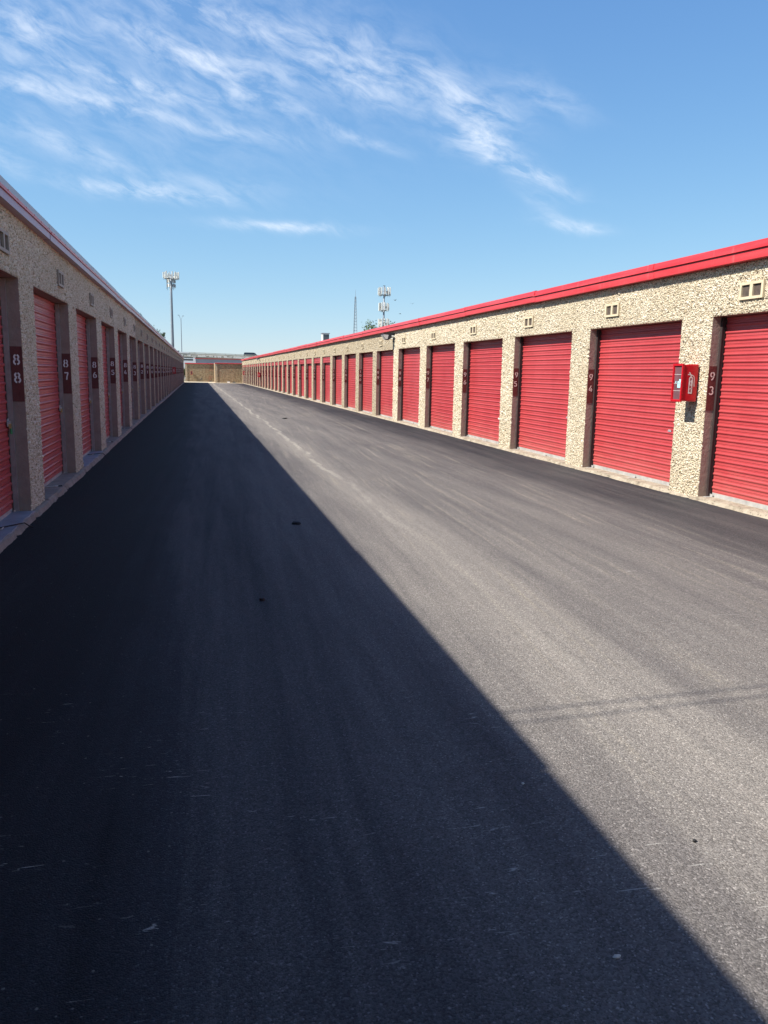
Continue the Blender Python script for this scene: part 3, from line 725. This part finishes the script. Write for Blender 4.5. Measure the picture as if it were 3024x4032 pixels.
# ------------------------------------------------------------------ wall lamps on the right building
def wall_lamp(label, y):
    t = thing('wall_lamp', label, 'lamp', (XR, y, 2.62), 0, 'lamps under the red fascia')
    q = MB(); q.box(0, -.03, -.06, .06, -.16, .10); q.build('wall_bracket', 'lamp_housing', t)
    q = MB(); q.prism([(-.03, .12), (-.36, .10), (-.40, .06), (-.30, -.08), (-.20, -.10), (-.12, -.03), (-.03, .0)], 'y', -.11, .11); q.build('housing', 'lamp_housing', t)
    q = MB(); q.add([(-.404, -.10, .055), (-.404, .10, .055), (-.304, .10, -.085), (-.304, -.10, -.085)], [(0, 1, 2, 3)])
    q.add([(-.16, .1125, .07), (-.37, .1125, .075), (-.395, .1125, .052), (-.30, .1125, -.07), (-.21, .1125, -.085)], [(0, 1, 2, 3, 4)])
    q.add([(-.20, -.1125, .06), (-.36, -.1125, .07), (-.39, -.1125, .052), (-.30, -.1125, -.07), (-.24, -.1125, -.07)], [(4, 3, 2, 1, 0)])
    q.build('lens', 'lamp_lens', t)
    q = MB(); q.tube([(-.015, -.15, .0), (-.10, -.15, .02), (-.10, -.15, -.06)], .035, 10); q.tube([(-.015, -.15, 0), (-.015, -.05, 0)], .012, 8); q.build('sensor', 'lamp_lens', t)
wall_lamp('dark floodlight with pale lens under the red fascia above door 98', 24.95)
wall_lamp('small dark floodlight far along the sunlit right building under its fascia', 80.6)

# white box on the right roof
t = thing('roof_unit', 'small white and black box standing on the right building roof', 'roof unit', (7.55, 48.4, 2.95))
q = MB(); q.box(-.20, .20, -.22, .22, .05, .80); q.build('casing', 'antenna_white', t)
q = MB(); q.box(-.14, .20, -.232, -.222, .10, .76); q.build('dark_panel', 'steel_dark', t)  # dark plate over most of the near side
q = MB(); q.box(-.24, .24, -.26, .26, .80, .84); q.build('cap', 'steel_grey', t)
# ------------------------------------------------------------------ buildings across the end of the lane
def end_building(label, x0, x1, y0, y1, top, capz):
    t = thing('end_building', label, 'building', ((x0+x1)/2, y0, zg(y0))); c = (x0+x1)/2; hw = (x1-x0)/2
    q = MB(); q.box(-hw, hw, 0, y1-y0, -.3, top); q.build('wall', 'end_wall', t)
    q = MB(); q.prism([(-.10, top-.02), (-.10, top+capz), (.4, top+capz+.02), (.4, top-.02)], 'x', -hw-.08, hw+.08); q.build('eave_trim', 'trim_red', t)
    q = MB(); q.box(-hw-.012, -hw+.28, -.05, 0, -.2, top-.03); q.build('corner_pilaster', 'dash_wall', t)
    q = MB(); q.box(-hw, hw, .41, y1-y0, top+.005, top+capz); q.build('roof', 'roof_sheet', t)
    return t
end_building('low stone-faced building at lane end, set back, left half with extinguisher cabinet', -1.60, 2.95, 122, 134, 2.60, .085)
end_building('low stone-faced building at lane end, nearer right half beside the red doors', 2.50, 12.0, 113.2, 121.0, 2.60, .085)
# small things by the end wall
t = thing('valve_post', 'short post with a flat plate before the end wall, left half', 'post', (.62, 121.2, zg(121)))
q = MB(); q.box(-.05, .05, -.05, .05, 0, .34); q.build('post', 'wood_post', t)
q = MB(); q.box(-.22, .22, -.12, .12, .34, .42); q.box(.04, .14, -.05, .05, .42, .62); q.build('plate', 'steel_dark', t)
def block(name, label, cat, loc, sx, sy, sz, mat):
    q = MB(); ch = min(sx, sz)*.25
    q.prism([(-sx, 0), (sx, 0), (sx, sz-ch), (sx-ch, sz), (-sx+ch, sz), (-sx, sz-ch)], 'y', -sy, sy)
    o = q.build(name, mat, None, loc); tag(o, label, cat); return o
block('concrete_block', 'pale concrete block lying at the foot of the right end wall', 'block', (4.25, 112.7, zg(112)+.012), .17, .12, .17, 'white_paint')
block('drain_grate', 'dark drain scupper at the foot of the right end wall', 'drain', (5.0, 113.0, zg(112)+.012), .20, .12, .12, 'steel_dark')
block('drain_grate', 'dark drain scupper at the foot of the left end wall', 'drain', (1.95, 121.8, zg(121)+.012), .18, .12, .12, 'steel_dark')

# building rows behind
t = thing('storage_building', 'grey storage building with thin red roof edge behind the end wall', 'building', (9.0, 150, -.3))
q = MB(); q.box(-9.1, 20, 0, 12, -.2, 3.76); q.build('wall', 'grey_wall', t)
q = MB(); q.box(-9.25, 20.1, -.12, 12, 3.76, 3.86); q.build('eave_trim', 'trim_red', t)
q = MB(); q.box(-9.55, -9.12, -.10, .30, -.2, 3.98); q.build('corner_post', 'white_paint', t)
t = thing('white_building', 'low white-roofed building with dark band painted as shadow behind the end wall', 'building', (-4.0, 165, -.3))
q = MB(); q.box(-8, 4.2, 0, 10, 0, 3.55); q.build('wall', 'white_paint', t)
q = MB(); q.box(-8, 4.2, .6, 9.8, 3.55, 3.88); q.build('shade_band', 'car_glass', t)  # near-black band stands in for the shadow gap above the white wall
q = MB(); q.box(-8.2, 4.3, .3, 10, 3.88, 3.98); q.build('roof', 'white_paint', t)
# ------------------------------------------------------------------ overpass with traffic
OY = 200.0
def oz(x): return 5.66 - .0205*(x+3.3)               # top of the parapet
t = thing('overpass', 'pale concrete highway overpass with sunlit blotches painted on its parapet beyond the end wall', 'bridge', (0, OY, -.5))
def slab(name, mat, x0, x1, y0, y1, a, b_):
    q = MB(); vs = []
    for x in (x0, x1):
        for y in (y0, y1):
            for dz_ in (a, b_): vs.append((x, y, oz(x)+dz_+.5))
    q.add(vs, [(0,1,3,2), (4,6,7,5), (0,4,5,1), (2,3,7,6), (0,2,6,4), (1,5,7,3)]); return q.build(name, mat, t)
slab('parapet', 'overpass_concrete', -60, 90, 0, .35, -.62, -.22)
slab('fascia_band', 'overpass_sun_blotch', -60, 90, -.12, .35, -.98, -.63)
slab('deck', 'overpass_concrete', -60, 90, .36, 12, -1.35, -1.05)
slab('parapet', 'overpass_concrete', -60, 90, 12.01, 12.3, -1.35, -.22)
slab('girder', 'girder', -60, 90, .1, 11, -2.2, -1.36)
slab('rail', 'overpass_concrete', -60, 90, .05, .25, -.12, 0)
x = -58
while x < 88:
    slab('rail_post', 'overpass_concrete', x, x+.22, .06, .24, -.22, -.12); x += 2.4
slab('parapet_panel', 'white_paint', -5.4, -1.7, -.05, -.02, -.30, .0)
for x in (-30, -6.5, 17, 40):
    q = MB(); q.tube([(x, 4, 0), (x, 4, oz(x)-1.7)], .8, 14); q.build('pier', 'overpass_concrete', t)

def car(name, label, cat, loc, L, H, suv, paint):
    t = thing(name, label, cat, loc)
    hl = L/2; W = .92
    body = [(-hl, .35), (-hl+.05, .95), (-hl+.12, 1.0), (hl-1.35, 1.02), (hl-.25, .88), (hl-.03, .72), (hl, .40), (hl-.2, .25), (-hl+.2, .25)]
    q = MB(); q.prism(body, 'y', -W, W); o = q.build('body', paint, t); bv = o.modifiers.new('b', 'BEVEL'); bv.width = .06; bv.segments = 3
    cab = [(-hl+.15, 1.0), (-hl+.32 if suv else -hl+.9, H-.04), (-hl+.6 if suv else -hl+1.3, H), (hl-2.35, H), (hl-2.1, H-.05), (hl-1.35, 1.01)]
    q = MB(); n = len(cab); w1, w2 = W-.03, W-.17
    ww = [w1 if z < 1.1 else w2 for _, z in cab]
    vs = [(x, -w, z) for (x, z), w in zip(cab, ww)] + [(x, w, z) for (x, z), w in zip(cab, ww)]
    q.add(vs, [(i, (i+1) % n, n+(i+1) % n, n+i) for i in range(n)] + [tuple(range(n)), tuple(range(2*n-1, n-1, -1))])
    o = q.build('cabin', paint, t); bv = o.modifiers.new('b', 'BEVEL'); bv.width = .04; bv.segments = 2
    xb = cab[1][0]; xs = [xb+.25, xb+1.05, xb+1.95, hl-2.25]
    for sgn in (-1, 1):
        for a, c in ((xb+.22, xb+1.05), (xb+1.12, xb+2.0), (xb+2.07, hl-1.85)):
            if c-a < .2: continue
            q = MB(); zl, zh = 1.06, H-.12
            def yw(z): return sgn*(w1+(w2-w1)*(z-1.0)/(H-.04-1.0)+.012)
            q.add([(a, yw(zl), zl), (c+.12, yw(zl), zl), (c, yw(zh), zh), (a+.05, yw(zh), zh)], [(0, 1, 2, 3)]); q.build('side_window', 'car_glass', t)
    q = MB(); a, c = cab[5], cab[4]
    q.add([(a[0]+.012, -w1+.1, a[1]+.04), (a[0]+.012, w1-.1, a[1]+.04), (c[0]+.02, w2-.06, c[1]-.03), (c[0]+.02, -w2+.06, c[1]-.03)], [(0, 1, 2, 3)]); q.build('windscreen', 'car_glass', t)
    for x in (-hl+.95, hl-.95):
        for sgn in (-1, 1):
            q = MB(); q.tube([(0, sgn*-.11, 0), (0, sgn*.11, 0)], .34, 20); wl = q.build('wheel', 'tyre', t, (x, sgn*(W-.10), .34))
            q = MB(); q.tube([(0, sgn*.111, 0), (0, sgn*.118, 0)], .22, 16); q.build('rim', 'rim', wl)
    for sgn in (-1, 1):
        q = MB(); q.box(hl-.12, hl+.005, sgn*W*.55-.16, sgn*W*.55+.16, .66, .78); q.build('headlight', 'lamp_lens', t)
        q = MB(); q.box(hl-1.75, hl-1.6, sgn*(W+.02), sgn*(W+.18), 1.05, 1.18); q.build('mirror', paint, t)
        q = MB(); q.box(-hl-.005, -hl+.08, sgn*W*.8-.08, sgn*W*.8+.08, .75, .95); q.build('tail_light', 'trim_red', t)
    return t
car('suv', 'dark SUV driving on the overpass above the right building roof', 'car', (13.75, OY+4.5, oz(13.4)-1.08), 4.9, 1.70, True, 'car_black')
car('sedan', 'white car on the overpass at the foot of the twin street lamp', 'car', (-4.6, OY+5.0, oz(-3.6)-1.05), 4.6, 1.52, False, 'car_white')

# ------------------------------------------------------------------ street lamp on the overpass
t = thing('street_lamp', 'thin twin-armed street lamp rising from the overpass', 'street lamp', (-3.42, OY+6, 4.5))
q = MB(); q.tube([(0, 0, 0), (0, 0, 8.9)], [.11, .07], 8); q.build('pole', 'steel_grey', t)
for a, b_, sg in ((-.42, 10.0, -1), (.42, 9.85, 1)):
    q = MB(); q.tube([(0, 0, 8.8), (a*.5, 0, 9.4), (a, 0, b_)], .04, 6); q.build('arm', 'steel_grey', t)
    q = MB(); q.box(a+sg*.30, a-sg*.05, -.1, .1, b_-.02, b_+.09); q.build('lamp_head', 'steel_grey', t)

# ------------------------------------------------------------------ cell towers
def antenna_mesh(w, d, h):
    q = MB(); c = min(w, d)*.28
    q.prism([(-w/2, -d/2+c), (-w/2+c, -d/2), (w/2-c, -d/2), (w/2, -d/2+c), (w/2, d/2), (-w/2, d/2)], 'z', -h/2, h/2); return q.mesh('antenna')
def tier(t, z, R, h, sides=3, per=4, w=.32, radios=True, seed=1):
    rd = random.Random(seed); A = [antenna_mesh(w, .2, h), antenna_mesh(w*.7, .16, h*.8)]
    rb = MB(); rb.box(-.17, .17, -.12, .12, -.28, .28); rme = rb.mesh('radio_unit')
    pts = [Vector((R*math.cos(rad(90+120*k)), R*math.sin(rad(90+120*k)), z)) for k in range(3)]
    for k in range(3):
        a, b_ = pts[k], pts[(k+1) % 3]; mid = (a+b_)/2; out = Vector((mid.x, mid.y, 0)).normalized()
        a2 = mid + (a-mid)*.72 + out*R*.28; b2 = mid + (b_-mid)*.72 + out*R*.28
        q = MB()
        for dz_ in (-h*.42, -h*.02): q.tube([a2+Vector((0, 0, dz_)), b2+Vector((0, 0, dz_))], .05, 6)
        q.tube([(0, 0, z-h*.42), mid+out*R*.28+Vector((0, 0, -h*.42))], .07, 6)
        q.tube([(0, 0, z-h*.42), a2+Vector((0, 0, -h*.42))], .04, 5); q.tube([(0, 0, z-h*.42), b2+Vector((0, 0, -h*.42))], .04, 5)
        q.build('mount_frame', 'steel_dark', t)
        for j in range(per):
            p = a2.lerp(b2, (j+.05)/(per-.9)); ang = math.atan2(out.y, out.x)+math.pi/2
            q = MB(); q.tube([p+Vector((0, 0, -h*.62)), p+Vector((0, 0, h*.5))], .035, 6); q.build('mount_pipe', 'steel_dark', t)
            me = A[1 if rd.random() < .25 else 0]
            obj('antenna', me, 'antenna_white' if rd.random() < .8 else 'radio_grey', t, p+out*.20+Vector((0, 0, rd.uniform(-.05, .12))), (0, 0, ang))
            if radios:
                obj('radio_unit', rme, 'radio_grey' if rd.random() < .6 else 'antenna_white', t, p-out*.28+Vector((0, 0, rd.uniform(-.5, .1)*h)), (0, 0, ang))
t = thing('cell_tower', 'tall tapered monopole with one crown of antennas behind the left building', 'tower', (-6.42, 240, -.5))
q = MB(); q.tube([(0, 0, 0), (0, 0, 10), (0, 0, 22), (0, 0, 28.3)], [.47, .38, .28, .24], 18); q.build('pole', 'steel_grey', t, smooth=True)
tier(t, 27.9, 2.0, 2.0, 3, 4, .36, True, 3)
rd = random.Random(5)
for k in range(9):
    a = rad(40*k+10); R_ = rd.uniform(.7, 1.25); p = Vector((R_*math.cos(a), R_*math.sin(a), 0))
    q = MB(); q.tube([p+Vector((0, 0, 23.8+rd.uniform(0, .7))), p+Vector((0, 0, 26.9))], .05, 6); q.build('hanging_pipe', 'steel_dark' if k % 3 else 'antenna_white', t)
for zz in (25.2, 26.4):
    q = MB(); q.tube([Vector((1.1*math.cos(rad(30*k)), 1.1*math.sin(rad(30*k)), zz)) for k in range(13)], .05, 6); q.build('ring_mount', 'steel_dark', t)
    for k in range(5):
        a = rad(72*k+20); q = MB(); q.obox((1.1*math.cos(a), 1.1*math.sin(a), zz), Matrix.Rotation(a, 3, 'Z'), .15, .22, .42); q.build('radio_unit', 'antenna_white' if k % 2 else 'radio_grey', t)
q = MB()
for k in range(46): q.tube([(-.2, -.05, 4+k*.45), (-.68+.004*k, -.05, 4+k*.45)], .025, 5)
stuff(q.build('climbing_pegs', 'antenna_white', t))
q = MB(); q.tube([(-.62, -.05, 3.5), (-.42, -.05, 24.5)], .02, 5); q.build('safety_cable', 'antenna_white', t)

t = thing('cell_tower', 'slim mast with three stacked tiers of antennas behind the right building', 'tower', (50.55, 220, -.5))
q = MB(); q.tube([(0, 0, 0), (0, 0, 14), (0, 0, 25.5)], [.34, .27, .17], 14); q.build('pole', 'steel_grey', t, smooth=True)
q = MB(); q.box(-.35, .35, -.05, .05, 25.5, 25.6); q.tube([(0, 0, 24.8), (0, 0, 25.5)], .10, 8); q.build('top_plate', 'steel_dark', t)
tier(t, 24.0, 1.55, 2.3, 3, 3, .36, True, 11)
tier(t, 19.9, 1.25, 2.1, 3, 3, .34, True, 12)
tier(t, 15.6, 1.35, 2.2, 3, 3, .34, True, 13)
t = thing('lattice_tower', 'faint thin steel lattice tower far behind the right building', 'tower', (77.4, 400, -.5))
q = MB(); P3 = lambda z, k: Vector(((1.6*(1-z/42)+.22)*math.cos(rad(90+120*k)), (1.6*(1-z/42)+.22)*math.sin(rad(90+120*k)), z))
for k in range(3): q.tube([P3(0, k), P3(39, k)], .10, 5)
q.build('legs', 'steel_grey', t)
q = MB(); z = 0
while z < 38:
    st_ = 1.5
    for k in range(3):
        q.tube([P3(z, k), P3(min(z+st_, 39), (k+1) % 3)], .05, 4); q.tube([P3(z, k), P3(z, (k+1) % 3)], .05, 4)
    z += st_
q.build('bracing', 'steel_grey', t)
q = MB(); q.tube([(0, 0, 38.8), (0, 0, 42.3)], [.09, .04], 6); q.build('whip_antenna', 'steel_grey', t)

# ------------------------------------------------------------------ trees and shrubs
def tree(label, loc, height, crown_r, crown_h, n_leaf, leaf, seed, name='tree', group=None, sparse=0):
    R = random.Random(seed); t = thing(name, label, 'tree' if name == 'tree' else 'shrub', loc, 0, group)
    q = MB(); zc_ = height-crown_h
    q.tube([(0, 0, 0), (.05, .02, zc_*.5), (-.03, .04, zc_), (.02, 0, height*.93)], [.02*height+.03, .016*height+.02, .011*height+.01, .01], 8)
    tips = []
    for k in range(16):
        z0_ = zc_*.85+(height-zc_)*R.uniform(0, .7); a = R.uniform(0, 2*math.pi); L = crown_r*R.uniform(.5, 1.05)
        e = Vector((L*math.cos(a), L*math.sin(a), z0_+crown_h*R.uniform(.12, .40))); mid = Vector((e.x*.45, e.y*.45, z0_+(e.z-z0_)*.6))
        e.z = min(e.z, height); q.tube([(0, 0, z0_), mid, e], [.008*height, .005*height, .006], 5); tips += [e, (mid+e)/2, mid]
        for j in range(3):
            tw = e + Vector((R.uniform(-1, 1), R.uniform(-1, 1), R.uniform(-.2, .9)))*crown_r*.25; tw.z = min(tw.z, height+.1)
            q.tube([(mid+e)/2, tw], [.006, .003], 4); tips.append(tw)
    tips.append(Vector((0, 0, height*.97)))
    q.build('trunk', 'bark', t)
    g_ = np.random.default_rng(seed); T = np.array([tuple(p) for p in tips]); idx = g_.integers(0, len(T), n_leaf)
    C = T[idx] + g_.normal(0, crown_r*.13, (n_leaf, 3)); C[:, 2] = np.minimum(C[:, 2], height+.15)
    A = g_.normal(0, 1, (n_leaf, 3)); A /= np.linalg.norm(A, axis=1)[:, None]
    B = np.cross(A, g_.normal(0, 1, (n_leaf, 3))); B /= np.linalg.norm(B, axis=1)[:, None]
    ls = leaf*g_.uniform(.6, 1.3, (n_leaf, 1))
    V = np.stack([C-A*ls, C+B*ls*.38, C+A*ls, C-B*ls*.38], 1).reshape(-1, 3)
    F = np.arange(n_leaf*4).reshape(-1, 4)
    obj('crown', np_mesh('crown', V, F), 'leaf', t)
    return t
tree('leafy treetop showing above the right roof at the three-tier mast', (17.9, 77, -.5), 6.85, 2.0, 3.0, 3000, .10, 3)
G_ = 'trees beyond the left building'
tree('dark treetop above the left roof, nearest and leftmost of three', (-8.35, 133, -.5), 10.4, 1.3, 4, 1500, .16, 4, group=G_)
tree('dark treetop above the left roof, middle of three', (-7.35, 150, -.5), 9.6, 1.5, 4, 1700, .16, 5, group=G_)
tree('dark treetop above the left roof, closest to the monopole tower', (-6.2, 151, -.5), 8.4, 1.0, 4, 1500, .15, 6, group=G_)
tree('green shrub in the gap between left building and end wall', (-2.6, 128, -.4), 2.6, 1.0, 2.3, 2500, .10, 8, 'shrub')

# ------------------------------------------------------------------ unseen cables and masts, added to cast the line shadows on the lane
def wire(label, y_sh, slope, h, r):
    k = h/SUN.z; pts = []
    for i in range(25):
        x = -4.0+i*.5; sag = .10*((i-12)/12)**2
        pts.append((x, y_sh + SUN.y*k + slope*(x - SUN.x*k - 2.0), h+sag))
    q = MB(); q.tube(pts, r, 6); tag(q.build('added_cable', 'black_rubber'), label, 'cable', 'cables overhead'); return pts
w1 = wire('upper unseen black cable, added overhead to cast a shadow on the lane', 3.20, .045, 4.55, .0062)
w2 = wire('lower unseen black cable, added overhead to cast a shadow on the lane', 3.09, .045, 4.35, .0058)
for e, lb in ((0, 'unseen steel mast added on the left roof to hold the cables'), (-1, 'unseen steel mast added on the right roof to hold the cables')):
    x, y, z = w1[e]; t = thing('added_mast', lb, 'mast', (x, y+.05, 2.95), 0, 'masts carrying the cables')
    q = MB(); q.tube([(0, 0, 0), (0, 0, z-2.95+.25)], .03, 10); q.build('pipe', 'steel_grey', t)
    q = MB(); q.box(-.04, .04, -.3, .05, w2[e][2]-2.95-.03, z-2.95+.03); q.build('insulator_rack', 'steel_dark', t)
# ------------------------------------------------------------------ loose things on the asphalt
def lump(name, label, cat, loc, sx, sy, sz, mat, seed, group=None):
    bm = bmesh.new(); bmesh.ops.create_icosphere(bm, subdivisions=2, radius=1); R = random.Random(seed)
    for v in bm.verts:
        k = 1+R.uniform(-.22, .22); v.co = Vector((v.co.x*sx*k, v.co.y*sy*k, max(-.3, v.co.z)*sz*k + sz*.25))
    me = bpy.data.meshes.new(name); bm.to_mesh(me); bm.free()
    o = obj(name, me, mat, None, loc, (0, 0, R.uniform(-.3, .3))); return tag(o, label, cat, group)
lump('asphalt_lump', 'elongated black lump lying on the shaded lane', 'lump', (.93, 7.8, .003), .046, .02, .022, 'tar_lump', 1)
lump('asphalt_lump', 'small black lump on the shaded lane, nearer the camera', 'lump', (.39, 5.16, .003), .019, .014, .013, 'tar_lump', 2)
lump('pebble', 'pale flat stone in the shade close to the shadow edge', 'pebble', (1.04, 1.67, .002), .011, .006, .005, 'pale_stone', 3)
lump('pebble', 'tiny pale stone on the shaded asphalt farther from the camera', 'pebble', (1.15, 2.56, .002), .006, .005, .005, 'pale_stone', 4)
lump('pebble', 'tiny pale stone at the bottom of the picture in shade', 'pebble', (.52, 1.50, .002), .005, .004, .004, 'pale_stone', 5)
lump('asphalt_lump', 'small black crumb in the sunlit asphalt beside the shadow edge', 'lump', (1.56, 2.1, .002), .007, .006, .006, 'tar_lump', 6)
lump('asphalt_lump', 'thin black scrap on the far sunlit asphalt right of the joint', 'lump', (2.75, 26.0, zg(26)+.003), .09, .05, .03, 'tar_lump', 9)

# ------------------------------------------------------------------ birds near the mast
def bird(label, px, py, dist, rz, flap):
    d = pix_dir(px, py); c = Vector((0, 0, EYE)) + d*dist
    q = MB()
    q.tube([(-.17, 0, 0), (-.10, 0, .01), (0, 0, .015), (.10, 0, .01), (.16, 0, .015), (.20, 0, .01)], [.012, .035, .05, .04, .03, .006], 8)
    for sg in (-1, 1):
        a = [(.08, sg*.03, .02), (-.06, sg*.03, .02), (-.05, sg*.22, .02+flap*.5), (.07, sg*.20, .02+flap*.5), (-.06, sg*.44, .02+flap), (.0, sg*.42, .02+flap)]
        q.add(a, [(0, 1, 2, 3), (3, 2, 4, 5)]); q.add([(x, y, z-.012) for x, y, z in a], [(3, 2, 1, 0), (5, 4, 2, 3)])
    q.add([(-.16, -.03, 0), (-.16, .03, 0), (-.30, .06, 0), (-.30, -.06, 0)], [(0, 1, 2, 3)])
    o = q.build('bird', 'bird_dark', None, c, fix=False); o.rotation_euler = (0, 0, rz); o.scale = (.6, .6, .6); tag(o, label, 'bird', 'birds in flight')
bird('tiny dark bird in flight level with the mast\'s upper tiers', 853.5, 649, 90, .4, .18)
bird('tiny dark bird in flight, rightmost of the three', 891, 656.5, 110, 1.0, .2)
bird('tiny dark bird gliding lowest of the three above the red fascia', 864, 678, 80, .1, .03)
